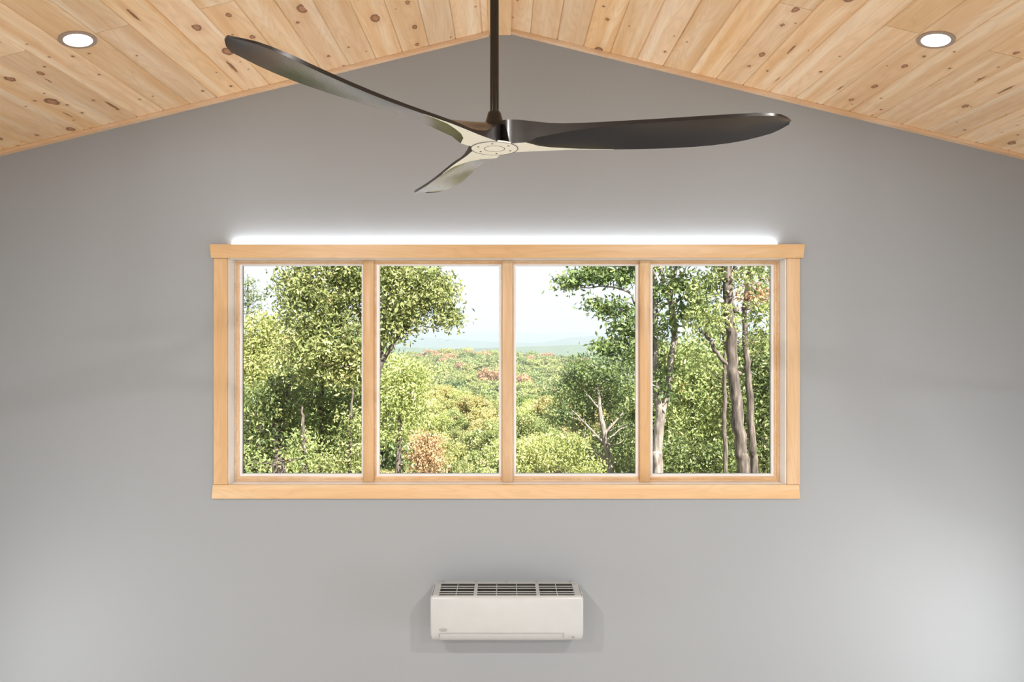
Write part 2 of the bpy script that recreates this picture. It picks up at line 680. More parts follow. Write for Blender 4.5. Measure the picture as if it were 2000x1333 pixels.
def recessed_light(x, y, lab, watts):
    s = -1 if x < 0 else 1
    root = empty('recessed_light', (x, y, cz(x)))
    root.rotation_euler = (0, s * ANG, 0)
    tag(root, lab, 'ceiling light', 'recessed lights in the pine ceiling')
    lathe('trim_ring', [(.081, -.0002), (.0805, -.005), (.076, -.007), (.066, -.0075), (.0610, -.006), (.0605, -.0005)], ring_mat, root)
    lathe('lens', [(.0, -.003), (.03, -.003), (.0607, -.0025)], M['lens'], root)
    if watts:
        l = lamp('downlight', 'AREA', (0, 0, -.012), (0, 0, 0), watts, (1.0, 0.97, 0.93), shape='DISK', size=.13)
        l.parent = root


recessed_light(*LIGHTS[0], 'lit round recessed ceiling light on the left slope', 4)
recessed_light(*LIGHTS[1], 'lit round recessed ceiling light on the right slope', 4)
for k, y in enumerate((0.25, -1.95)):
    for x, side in ((-2.05, 'left'), (2.05, 'right')):
        recessed_light(x, y, 'recessed light on the %s slope, %s behind the visible one' % (side, ('next', 'second')[k]), 95)

# ================================================================== THE WINDOW
win = empty('window_1', (0, D, OZ0))
tag(win, 'long four pane pine framed window looking onto wooded hills', 'window', kind='structure')
WO = Vector((0, D, OZ0))


def wv(px, py, dy=0.0):
    """pixel at depth D+dy -> local (x, z) of the window"""
    return px_x(px, D + dy), px_z(py, D + dy) - OZ0


# head casing with slightly raked ends
dh = -0.034
a, zt_ = wv(409.5, 477.5, dh)
b_, _ = wv(1572, 477.5, dh)
c_, zb_ = wv(1569.5, 503.8, dh)
d_, _ = wv(412, 503.8, dh)
o = prism_y('head_casing', [(a, zt_), (b_, zt_), (c_, zb_), (d_, zb_)], dh, 0, M['trim_x'], win)
HEAD_TOP = zt_ + OZ0
da = -0.022
a, zt2 = wv(415.6, 947.8, da)
b_, _ = wv(1561, 947.8, da)
c_, zb2 = wv(1563, 974.8, da)
d_, _ = wv(413.3, 974.8, da)
prism_y('apron', [(a, zt2), (b_, zt2), (c_, zb2), (d_, zb2)], da, 0, M['trim_x'], win)
ds = -0.019
for p0, p1 in ((417, 444), (1537.5, 1562.8)):
    xa, _ = wv(p0, 0, ds)
    xb, _ = wv(p1, 0, ds)
    box('side_casing', xa, xb, ds, 0, zt2 + 0.0005, zb_ - 0.0005, M['trim_z'], win, 0.002)
# jamb liners
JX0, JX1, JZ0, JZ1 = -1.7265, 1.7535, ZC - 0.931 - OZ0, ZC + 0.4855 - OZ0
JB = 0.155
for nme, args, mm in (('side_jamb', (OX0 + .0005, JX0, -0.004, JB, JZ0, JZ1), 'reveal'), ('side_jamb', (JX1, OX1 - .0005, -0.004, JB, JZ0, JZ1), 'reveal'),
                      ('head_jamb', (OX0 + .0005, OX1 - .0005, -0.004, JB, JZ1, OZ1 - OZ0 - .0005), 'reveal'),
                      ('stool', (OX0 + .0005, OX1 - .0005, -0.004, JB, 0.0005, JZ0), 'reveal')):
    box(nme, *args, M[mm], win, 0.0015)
# sashes, mullions
MC = [-0.868, 0.017, 0.8925]
ub = [JX0] + MC + [JX1]
glass_x = [(-1.6864, -0.919), (-0.8037, -0.0379), (0.0725, 0.840), (0.9486, 1.7095)]
GZ0, GZ1 = ZC - 0.8844 - OZ0, ZC + 0.4513 - OZ0
for k in range(4):
    gx0, gx1 = glass_x[k]
    x0 = ub[k] + (0.001 if k == 0 else 0.0)
    x1 = ub[k + 1] - (0.001 if k == 3 else 0.0)
    l, r, bt, tp = gx0 - x0, x1 - gx1, GZ0 - JZ0 - .001, JZ1 - .001 - GZ1

    def fr(fracs):
        V4, F4 = [], []
        for t, y in fracs:
            V4 += [(x0 + l * t, y, JZ0 + .001 + bt * t), (x1 - r * t, y, JZ0 + .001 + bt * t), (x1 - r * t, y, JZ1 - .001 - tp * t), (x0 + l * t, y, JZ1 - .001 - tp * t)]
        for q in range(len(fracs) - 1):
            for j in range(4):
                F4.append([4 * q + j, 4 * q + (j + 1) % 4, 4 * q + 4 + (j + 1) % 4, 4 * q + 4 + j])
        return V4, F4
    V4, F4 = fr([(0, .15), (0, .083), (.26, .083), (.30, .086), (.34, .094), (.52, .094), (.56, .097), (.74, .100)])
    sash = mesh_obj('sash', V4, F4, [M['sash_x'], M['trim_y']], win)
    sash.data.polygons.foreach_set('material_index', [1 if f // 4 in (2, 3, 4) else 0 for f in range(len(F4))])
    fix_normals(sash)
    V4, F4 = fr([(.72, .104), (.72, .0985), (.86, .0985), (1.0, .104), (1.0, .118)])
    V4 = [tuple(Vector(v) - sash.location) for v in V4]
    mesh_obj('glazing_bead', V4, F4, M['bead'], sash)
    V4, F4 = fr([(.97, .1185), (.97, .136), (.7, .136)])
    V4 = [tuple(Vector(v) - sash.location) for v in V4]
    mesh_obj('spacer_bar', V4, F4, M['spacer'], sash)
    sl = sash.location
    box('glass_pane', gx0 - .01 - sl.x, gx1 + .01 - sl.x, .1182 - sl.y, .1226 - sl.y, GZ0 - .01 - sl.z, GZ1 + .01 - sl.z, M['glass'], sash)
for xm in MC:
    box('mullion', xm - .0335, xm + .0335, .066, .0985, JZ0 + .0005, JZ1 - .0005, M['trim_z'], win, 0.005, 2, True)

# light strip lying on top of the head casing
strip = empty('led_strip', (0, D - 0.022, HEAD_TOP))
tag(strip, 'glowing white light strip hidden on top of the window head casing', 'light strip')
sx0, sx1 = px_x(456, D), px_x(1514, D)
box('strip_channel', sx0 - .004, sx1 + .004, -.0095, .0095, 0.0003, .0030, M['bead'], strip, 0.0005)
box('diffuser', sx0, sx1, -.007, .007, .0031, .0052, M['led'], strip)
box('connector', px_x(1515.5, D), px_x(1520, D), -.010, -.002, .0003, .0085, M['grey_plastic'], strip, 0.001)

# ================================================================== AIR CONDITIONER
AX, AZ = 0.012, ZC - 1.5385
W2 = 0.4535
ac = empty('air_conditioner', (AX, D, AZ - 0.285))
tag(ac, 'white wall mounted air conditioner under the long window', 'air conditioner')
H0 = 0.285


def ac_profile(inset, trough, deep=.03):
    pr = [(0.0, H0 - inset), (0.036, H0 - inset)]
    if trough:
        pr += [(0.036, H0 - inset - deep), (0.217, H0 - inset - deep)]
    pr += [(0.217, H0 - inset - .001), (0.226, H0 - .004 - inset), (0.2325, H0 - .012 - inset), (0.2355 - inset, H0 - .026), (0.2365 - inset, H0 - .08),
           (0.2360 - inset, H0 - .15), (0.2335 - inset, H0 - .205), (0.2255 - inset, H0 - .238), (0.214 - inset, H0 - .258 + inset),
           (0.197 - inset, H0 - .275 + inset), (0.165, H0 - .284 + inset), (0.12, .0005 + inset), (0.0, .0005 + inset)]
    return pr


V5, F5 = [], []
stations = [(-W2, .014), (-W2 + .003, .007), (-W2 + .008, .0025), (-W2 + .016, 0.0), (W2 - .016, 0.0), (W2 - .008, .0025), (W2 - .003, .007), (W2, .014)]
n5 = None
for x, ins in stations:
    pr = ac_profile(ins, True, .03 if ins == 0 else .0006)
    n5 = len(pr)
    V5 += [(x, -p, z) for p, z in pr]
for i in range(len(stations) - 1):
    for k in range(n5):
        k2 = (k + 1) % n5
        F5.append([i * n5 + k, i * n5 + k2, (i + 1) * n5 + k2, (i + 1) * n5 + k])
F5 += [list(range(n5)), [(len(stations) - 1) * n5 + k for k in range(n5)][::-1]]
body = mesh_obj('body', V5, F5, [M['white_plastic'], M['matte_dark']], ac)
body.data.polygons.foreach_set('material_index', [1 if (f // n5 == 3 and f % n5 in (1, 2, 3)) else 0 for f in range(len(F5))])  # trough walls coloured dark to paint the shade inside the slots
fix_normals(body)
body.data.polygons.foreach_set('use_smooth', [True] * len(body.data.polygons))
body.data.set_sharp_from_angle(angle=math.radians(35))


def ac_box(name, x0, x1, p0, p1, z0, z1, mat, parent=None, bev=0.0008):
    par = parent or ac
    off = Vector((0, 0, 0)) if par is ac else par.location
    return box(name, x0 - off.x, x1 - off.x, -p1 - off.y, -p0 - off.y, z0 - off.z, z1 - off.z, mat, par, bev)


GA0, GA1 = -0.405, 0.404       # ends of the intake grille
grille = ac_box('intake_grille', -W2 + .012, GA0, .036, .217, H0 - .029, H0 - .0005, M['white_plastic'], None, 0.001)
ac_box('grille_end', GA1, W2 - .012, .036, .217, H0 - .029, H0 - .0005, M['white_plastic'], grille)
ac_box('filter', GA0, GA1, .037, .216, H0 - .0298, H0 - .024, M['matte_dark'], grille, 0)
gmid = [(-0.198, -0.178), (0.176, 0.197)]
for x0, x1 in gmid:
    ac_box('grille_divider', x0, x1, .036, .217, H0 - .004, H0 - .0005, M['white_plastic'], grille)
for x in (-0.302, -0.061, 0.060, 0.301):
    ac_box('grille_rib', x - .0022, x + .0022, .036, .217, H0 - .0032, H0 - .0008, M['white_plastic'], grille, 0.0004)
for p in (0.072, 0.105, 0.158, 0.191):
    ac_box('grille_slat', GA0, GA1, p - .0055, p + .0055, H0 - .0024, H0 - .0006, M['white_plastic'], grille, 0.0004)
for px in (865, 930, 989, 1048, 1113):
    x = px_x(px, D) - AX
    ac_box('mounting_clip', x - .007, x + .007, .004, .012, H0 - .001, H0 + .004, M['grey_plastic'])

# the louver flap closes the outlet along the lower front edge
lx0, lx1 = px_x(858.8, 3.95) - AX, px_x(1100.5, 3.95) - AX
lp = [(p + .0018, z) for p, z in ac_profile(0, False) if H0 - .275 <= z <= H0 - .20]
lp = [(0.2338, H0 - .2215)] + [q for q in lp if q[1] < H0 - .2215]
V6, F6 = [], []
for x in (lx0, lx1):
    V6 += [(x, -p, z) for p, z in lp] + [(x, -p + .004, z + .001) for p, z in lp[::-1]]
n6 = 2 * len(lp)
for k in range(n6):
    F6.append([k, (k + 1) % n6, n6 + (k + 1) % n6, n6 + k])
F6 += [list(range(n6)), [n6 + k for k in range(n6)][::-1]]
louver = fix_normals(mesh_obj('louver', V6, F6, M['white_plastic'], ac))
for x in (lx0 - .0012, lx1 + .0012):
    ac_box('louver_gap', x - .0009, x + .0009, .228, .2346, H0 - .246, H0 - .2215, M['grey_plastic'], None, 0)
ac_box('louver_gap', lx0, lx1, .232, .2350, H0 - .2213, H0 - .2203, simple('pale_gap', (0.40, 0.40, 0.38), 0.5), None, 0)

# oval maker's badge with raised letters
bx_ = px_x(865.5, 3.932) - AX
bz_ = px_z(1231.3, 3.932) - (AZ - 0.285)
rotx = Matrix.Rotation(math.radians(90), 4, 'X')
badge = lathe('badge', [(0.0, .0016), (.0215, .0016), (.0235, .0004), (.0235, 0)], simple('badge_grey', (0.33, 0.33, 0.32), 0.35), ac, 36,
              (bx_, -.2352, bz_), rotx @ Matrix.Diagonal((1.0, 0.40, 1.0, 1.0)))
cu = bpy.data.curves.new('badge_text', 'FONT')
cu.body = 'Carrier'
cu.size = 0.0115
cu.align_x = 'CENTER'
cu.align_y = 'CENTER'
cu.shear = 0.25
cu.extrude = 0.0003
tmp = bpy.data.objects.new('badge_text', cu)
COL.objects.link(tmp)
dg = bpy.context.evaluated_depsgraph_get()
me = bpy.data.meshes.new_from_object(tmp.evaluated_get(dg))
bpy.data.objects.remove(tmp)
me.materials.clear()
me.materials.append(simple('badge_letters', (0.55, 0.55, 0.53), 0.35))
t = bpy.data.objects.new('badge_lettering', me)
t.matrix_local = Matrix.Translation((bx_, -.2371, bz_)) @ rotx
link(t, ac)
ix, iz = px_x(1120, 3.93) - AX, px_z(1247.3, 3.93) - (AZ - 0.285)
ac_box('indicator_mark', ix - .005, ix + .005, .222, .2345, iz - .0008, iz + .0008, M['grey_plastic'], None, 0)
ac_box('indicator_mark', ix - .0008, ix + .0008, .222, .2345, iz - .004, iz + .004, M['grey_plastic'], None, 0)

# ================================================================== CEILING FAN
HUB = Vector((-0.033, 2.108, ZC + 0.6225))
RAD = 0.889
fan = empty('ceiling_fan', HUB)
tag(fan, 'dark three blade propeller ceiling fan hanging from the ridge on a rod', 'ceiling fan')
topz = ZC + 1.884 - HUB.z
lathe('downrod', [(.0142, .08), (.0142, topz)], M['rod'], fan, 32)
lathe('ceiling_canopy', [(.0145, topz - .075), (.03, topz - .07), (.062, topz - .03), (.066, topz - .002), (.066, topz)], M['rod'], fan, 40)
lathe('coupling_cover', [(.015, .088), (.0185, .0875), (.0215, .083), (.0235, .074), (.027, .062), (.031, .05), (.033, .044), (.033, .038)], M['rod'], fan, 40)

U = np.array([0.0, .034, .06, .09, .12, .16, .20, .25, .30, .36, .42, .49, .56, .63, .70, .76, .82, .87, .92, .955, .98, 1.0])


def spl(xs, ys):
    """smooth monotone-ish interpolation of a table at U"""
    xs, ys = np.array(xs, float), np.array(ys, float)
    mm = np.gradient(ys, xs)
    k = np.clip(np.searchsorted(xs, U, side='right') - 1, 0, len(xs) - 2)
    h = xs[k + 1] - xs[k]
    t = (U - xs[k]) / h
    return (2 * t**3 - 3 * t**2 + 1) * ys[k] + (t**3 - 2 * t**2 + t) * h * mm[k] + (-2 * t**3 + 3 * t**2) * ys[k + 1] + (t**3 - t**2) * h * mm[k + 1]


# leading (raised) edge and trailing (low) edge of one blade, fitted to the photograph
BOT = -0.027
nH = spl([0, .034, .06, .12, .20, .30, .42, .56, .70, .82, .92, .97, 1.0], [0, -.034, -.042, -.046, -.051, -.058, -.067, -.075, -.080, -.076, -.062, -.042, -.004])
nL = spl([0, .034, .06, .12, .20, .30, .42, .56, .70, .82, .92, .97, 1.0], [0, .050, .055, .055, .058, .063, .068, .073, .079, .080, .070, .051, .020])
hHt = spl([0, .06, .12, .20, .30, .42, .56, .70, .82, .92, 1.0], [.050, .048, .041, .028, .021, .018, .016, .016, .018, .020, .014])
tH = spl([0, .06, .10, .146, .225, .30, .42, .56, .82, .92, 1.0], [.077, .075, .067, .052, .032, .021, .0125, .011, .010, .008, .004])
hLb = spl([0, .12, .30, .42, .56, .70, .82, .92, .97, 1.0], [BOT, BOT, BOT + .001, -.029, -.031, -.029, -.022, -.009, .000, .009])
tL = spl([0, .034, .068, .12, .17, .25, .42, .70, .92, 1.0], [.077, .066, .044, .020, .0105, .010, .010, .010, .008, .004])


def make_blade(idx, ang):
    V7, F7, MI = [], [], []
    nb, ntp = 9, 7
    for q, u in enumerate(U):
        r = u * RAD
        wlim = r * math.tan(math.radians(60))
        a, c = max(nH[q], -wlim), min(nL[q], wlim)
        hb = hHt[q] - tH[q]
        hb = max(hb, BOT) if u < .13 else hb
        # underside: flat (hub plate) from the crease to the low edge, then rising to the raised edge
        cr = max(a, c - float(np.interp(u, [.10, .125, .15, .19, .23, .31, .36, .46], [.12, .105, .064, .040, .026, .0075, .004, 0.0])))
        sec = []
        half = (nb - 1) // 2
        for k in range(nb):
            n = a + (cr - a) * k / half if k <= half else cr + (c - cr) * (k - half) / half
            t = (n - a) / (c - a) if c > a else 0
            lin = hb + (hLb[q] - hb) * t + 0.004 * math.sin(math.pi * t) * min(1, max(0, (u - .3) / .2))
            tt = min(1.0, (n - a) / (cr - a)) if cr > a + 1e-6 else 1.0
            wgt = min(1, max(0, (.46 - u) / .16))
            h = (hb + (hLb[q] - hb) * (1 - (1 - tt) ** 1.2)) * wgt + lin * (1 - wgt)
            sec.append((n, h))
        tops = []
        hl = hLb[q] + tL[q]
        for k in range(ntp):
            t = k / (ntp - 1)
            n = c + (a - c) * t
            s_ = t * t * (3 - 2 * t) if u < .3 else t
            tops.append((n, hl + (hHt[q] - hl) * s_ + 0.004 * math.sin(math.pi * t)))
        for n, h in sec + tops:
            V7.append((r, n, h))
    ns = nb + ntp
    for q in range(len(U) - 1):
        for k in range(ns):
            k2 = (k + 1) % ns
            F7.append([q * ns + k, q * ns + k2, (q + 1) * ns + k2, (q + 1) * ns + k])
            # window sheen painted on the flat hub underside, tapering along each low edge
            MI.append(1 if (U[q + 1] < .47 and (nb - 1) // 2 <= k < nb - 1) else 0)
    MI.append(0)
    F7.append([(len(U) - 1) * ns + k for k in range(ns)])
    me = bpy.data.meshes.new('blade')
    me.from_pydata(V7, [], F7)
    me.materials.append(M['blade'])
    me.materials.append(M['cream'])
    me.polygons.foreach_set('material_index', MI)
    bm = bmesh.new()
    bm.from_mesh(me)
    bmesh.ops.remove_doubles(bm, verts=bm.verts, dist=1e-5)
    bmesh.ops.recalc_face_normals(bm, faces=bm.faces)
    bm.to_mesh(me)
    bm.free()
    me.polygons.foreach_set('use_smooth', [True] * len(me.polygons))
    me.set_sharp_from_angle(angle=math.radians(38))
    return me


bme = make_blade(0, 0)
for k, a in enumerate((-9.3, -129.3, 110.7)):
    bo = bpy.data.objects.new('blade', bme)
    bo.rotation_euler = (0, 0, math.radians(a))
    link(bo, fan)
# motor cap under the hub: disc, seam ring, hatch ring and screws
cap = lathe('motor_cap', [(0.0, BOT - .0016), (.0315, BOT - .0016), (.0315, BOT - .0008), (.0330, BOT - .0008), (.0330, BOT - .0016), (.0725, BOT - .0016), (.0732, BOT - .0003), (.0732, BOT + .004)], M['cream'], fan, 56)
for r in (.0323, .0742):
    lathe('seam', [(r - .0010, BOT - .0012), (r - .0010, BOT - .0019), (r + .0010, BOT - .0019), (r + .0010, BOT - .0012)], M['matte_dark'], cap, 56)
for k in range(6):
    a = math.radians(24 + 60 * k)
    lathe('screw', [(0, BOT - .0026), (.0030, BOT - .0026), (.0034, BOT - .0014)], M['matte_dark'], cap, 12, (.055 * math.cos(a), .055 * math.sin(a), 0))

#@OUTSIDE@
# ================================================================== OUTSIDE
def gz(x, y):
    """ground height"""
    z = np.interp(y, [-60, 4, 9, 16, 26, 38, 70, 120, 180, 250, 300, 400, 520, 580, 700, 900],
                  [-.7, -.7, -1.4, -4.0, -8.5, -12.5, -15, -17, -25, -33, -32, -27, -20, -20, -34, -60])
    hillw = np.clip((np.asarray(y) - 280) / 200, 0, 1)
    side = np.abs(x)
    z = z - hillw * 0.00085 * (np.asarray(x) + 34.0) ** 2 * np.where(np.asarray(x) > -34, 1.0, 1.35)
    near = np.clip((60 - np.asarray(y)) / 40, 0, 1)
    return z + near * np.clip(side - 3, 0, 12) * 0.16


# terrain
ys = np.array([4.37, 6, 8, 10, 13, 16, 20, 25, 30, 38, 48, 60, 80, 100, 120, 150, 180, 210, 250, 300, 350, 400, 450, 500, 550, 600, 700, 900], float)
us = np.linspace(-1, 1, 41)
Vt, Ft = [], []
for y in ys:
    hw = 14 + y * 1.0
    for u in us:
        x = u * hw
        Vt.append((x, y, float(gz(x, y))))
for i in range(len(ys) - 1):
    for k in range(40):
        Ft.append([i * 41 + k, i * 41 + k + 1, (i + 1) * 41 + k + 1, (i + 1) * 41 + k])
m, nt, out = new_mat('forest_floor')
tc = N(nt, 'ShaderNodeTexCoord')
n1 = N(nt, 'ShaderNodeTexNoise')
n1.inputs['Scale'].default_value = 0.5
n1.inputs['Detail'].default_value = 8
L(nt, tc.outputs['Object'], n1.inputs['Vector'])
principled(nt, out, ramp(nt, n1.outputs[0], [(0.3, (0.10, 0.085, 0.05)), (0.5, (0.16, 0.17, 0.07)), (0.7, (0.27, 0.20, 0.11))]), 0.9)
tag(mesh_obj('ground', Vt, Ft, m, smooth=True, origin=(0, 0, 0)), 'wooded ground falling away from the house to the hills', 'ground', kind='structure')

# bark
def bark_material(name, stops):
    m, nt, out = new_mat(name)
    tc = N(nt, 'ShaderNodeTexCoord')
    mp = N(nt, 'ShaderNodeMapping')
    mp.inputs['Scale'].default_value = (9, 9, 1.6)
    L(nt, tc.outputs['Object'], mp.inputs['Vector'])
    n1 = N(nt, 'ShaderNodeTexNoise')
    n1.inputs['Scale'].default_value = 2.0
    n1.inputs['Detail'].default_value = 7
    L(nt, mp.outputs[0], n1.inputs['Vector'])
    b = principled(nt, out, ramp(nt, n1.outputs[0], stops), 0.9)
    bp = N(nt, 'ShaderNodeBump')
    bp.inputs['Strength'].default_value = 0.5
    bp.inputs['Distance'].default_value = 0.02
    L(nt, n1.outputs[0], bp.inputs['Height'])
    L(nt, bp.outputs[0], b.inputs['Normal'])
    return m


M['bark'] = bark_material('bark', [(0.3, (0.040, 0.030, 0.026)), (0.5, (0.11, 0.088, 0.076)), (0.72, (0.24, 0.20, 0.175))])
M['pale_bark'] = bark_material('pale_bark', [(0.3, (0.10, 0.085, 0.072)), (0.5, (0.24, 0.205, 0.18)), (0.72, (0.42, 0.365, 0.32))])


def leaf_material(name, stops):
    m, nt, out = new_mat(name)
    at_ = N(nt, 'ShaderNodeAttribute', attribute_name='tint')
    oi = N(nt, 'ShaderNodeObjectInfo')
    c = ramp(nt, at_.outputs['Fac'], stops)
    hsv = N(nt, 'ShaderNodeHueSaturation')
    L(nt, c, hsv.inputs['Color'])
    L(nt, math_node(nt, 'ADD', math_node(nt, 'MULTIPLY', oi.outputs['Random'], 0.025), 0.487), hsv.inputs['Hue'])
    L(nt, math_node(nt, 'ADD', math_node(nt, 'MULTIPLY', oi.outputs['Random'], 0.25), 0.85), hsv.inputs['Value'])
    df = N(nt, 'ShaderNodeBsdfPrincipled')
    df.inputs['Roughness'].default_value = 0.42
    L(nt, hsv.outputs[0], df.inputs['Base Color'])
    tl = N(nt, 'ShaderNodeBsdfTranslucent')
    L(nt, hsv.outputs[0], tl.inputs[0])
    ms = N(nt, 'ShaderNodeMixShader')
    ms.inputs[0].default_value = 0.35
    L(nt, df.outputs[0], ms.inputs[1])
    L(nt, tl.outputs[0], ms.inputs[2])
    L(nt, ms.outputs[0], out.inputs['Surface'])
    return m


PAL = {
    'green': leaf_material('green_leaves', [(0.0, (0.12, 0.16, 0.05)), (0.4, (0.30, 0.36, 0.13)), (0.75, (0.48, 0.51, 0.22)), (0.95, (0.66, 0.60, 0.30)), (1.0, (0.66, 0.40, 0.20))]),
    'deep': leaf_material('deep_green_leaves', [(0.0, (0.06, 0.10, 0.04)), (0.5, (0.18, 0.25, 0.085)), (0.85, (0.36, 0.41, 0.16)), (1.0, (0.54, 0.52, 0.24))]),
    'lime': leaf_material('yellow_green_leaves', [(0.0, (0.20, 0.25, 0.07)), (0.4, (0.42, 0.46, 0.16)), (0.8, (0.60, 0.61, 0.27)), (1.0, (0.70, 0.57, 0.28))]),
    'gold': leaf_material('golden_leaves', [(0.0, (0.22, 0.23, 0.08)), (0.4, (0.46, 0.44, 0.18)), (0.75, (0.62, 0.53, 0.26)), (1.0, (0.68, 0.40, 0.20))]),
    'rust': leaf_material('rusty_leaves', [(0.0, (0.30, 0.20, 0.10)), (0.5, (0.55, 0.36, 0.21)), (1.0, (0.70, 0.45, 0.30))]),
    'pine': leaf_material('pine_needles', [(0.0, (0.12, 0.17, 0.07)), (1.0, (0.34, 0.38, 0.17))]),
}


def mesh_np(name, V, Fq, mats, mat_idx=None, tint=None):
    """triangles only, built with foreach_set"""
    V = np.asarray(V, dtype=np.float32)
    Fq = np.asarray(Fq, dtype=np.int32)
    me = bpy.data.meshes.new(name)
    me.vertices.add(len(V))
    me.vertices.foreach_set('co', V.ravel())
    me.loops.add(Fq.size)
    me.loops.foreach_set('vertex_index', Fq.ravel())
    me.polygons.add(len(Fq))
    me.polygons.foreach_set('loop_start', np.arange(0, Fq.size, 3, dtype=np.int32))
    for mm in mats:
        me.materials.append(mm)
    if mat_idx is not None:
        me.polygons.foreach_set('material_index', np.asarray(mat_idx, dtype=np.int32))
    if tint is not None:
        a = me.attributes.new('tint', 'FLOAT', 'POINT')
        a.data.foreach_set('value', np.asarray(tint, dtype=np.float32))
    me.update(calc_edges=True)
    return me


def leaf_cloud(C, size, rs, droop=0.5, width=0.42, bias=None):
    """C: (n,3) positions -> folded two-triangle leaves"""
    n = len(C)
    a = rs.normal(size=(n, 3))
    a[:, 2] -= droop
    a /= np.linalg.norm(a, axis=1)[:, None]
    r = rs.normal(size=(n, 3))
    r[:, 2] *= 0.6
    s = np.cross(a, r)
    s /= np.linalg.norm(s, axis=1)[:, None] + 1e-9
    nn_ = np.cross(s, a)
    sz = (size * rs.uniform(0.65, 1.25, n))[:, None]
    v0 = C
    v1 = C + a * sz * .48 + s * sz * width * .5 + nn_ * sz * .10
    v2 = C + a * sz - nn_ * sz * .06
    v3 = C + a * sz * .48 - s * sz * width * .5 + nn_ * sz * .10
    V = np.stack([v0, v1, v2, v3], 1).reshape(-1, 3)
    b = np.arange(n)[:, None] * 4
    Fq = np.concatenate([b + np.array([[0, 1, 2]]), b + np.array([[0, 2, 3]])], 1).reshape(-1, 3)
    return V, Fq


def tube_np(P, R_, sides=6):
    P = np.asarray(P, float)
    n = len(P)
    T = np.gradient(P, axis=0)
    T /= np.linalg.norm(T, axis=1)[:, None] + 1e-9
    ref = np.array([0.31, 0.95, 0.02])
    A = np.cross(T, ref)
    A /= np.linalg.norm(A, axis=1)[:, None] + 1e-9
    B = np.cross(T, A)
    th = np.arange(sides) * 2 * np.pi / sides
    V = (P[:, None] + (A[:, None] * np.cos(th)[None, :, None] + B[:, None] * np.sin(th)[None, :, None]) * np.asarray(R_, float)[:, None, None]).reshape(-1, 3)
    Fq = []
    for i in range(n - 1):
        for k in range(sides):
            k2 = (k + 1) % sides
            p, q, r, s = i * sides + k, i * sides + k2, (i + 1) * sides + k2, (i + 1) * sides + k
            Fq += [[p, q, r], [p, r, s]]
    return V, np.array(Fq)


def join(parts):
    Vs, Fs, o = [], [], 0
    for V, Fq in parts:
        Vs.append(V)
        Fs.append(Fq + o)
        o += len(V)
    return np.concatenate(Vs), np.concatenate(Fs)


def smooth_path(P, R_, rs, k=5, wob=0.02):
    P = np.asarray(P, float)
    R_ = np.asarray(R_, float)
    t = np.arange(len(P))
    tt = np.linspace(0, len(P) - 1, (len(P) - 1) * k + 1)
    mm = np.gradient(P, axis=0) if len(P) > 2 else np.repeat((P[1] - P[0])[None], 2, 0)
    i = np.clip(tt.astype(int), 0, len(P) - 2)
    f = (tt - i)[:, None]
    Q = (2 * f**3 - 3 * f**2 + 1) * P[i] + (f**3 - 2 * f**2 + f) * mm[i] + (-2 * f**3 + 3 * f**2) * P[i + 1] + (f**3 - f**2) * mm[i + 1]
    Q[1:-1] += rs.normal(size=(len(Q) - 2, 3)) * wob
    return Q, np.interp(tt, t, R_)


def crown_points(blobs, rs, per, spread):
    """blobs: (centre, radii, clusters). returns leaf positions, cluster centres, tint per leaf"""
    pts, cents, tints = [], [], []
    for c, rad, n in blobs:
        d = rs.normal(size=(n, 3))
        d /= np.linalg.norm(d, axis=1)[:, None]
        r = rs.uniform(0.25, 1.0, n) ** 0.5
        cc = c + d * r[:, None] * rad
        cents.append(cc)
        k = rs.integers(int(per * .6), int(per * 1.4) + 1, n)
        idx = np.repeat(np.arange(n), k)
        off = rs.normal(size=(len(idx), 3)) * spread
        off[:, 2] *= 0.6
        pts.append(cc[idx] + off)
        base = np.clip(rs.normal(0.45, 0.17, n), 0, 1)
        tints.append(np.clip(base[idx] + rs.normal(0, .13, len(idx)), 0, 1))
    return np.concatenate(pts), np.concatenate(cents), np.concatenate(tints)


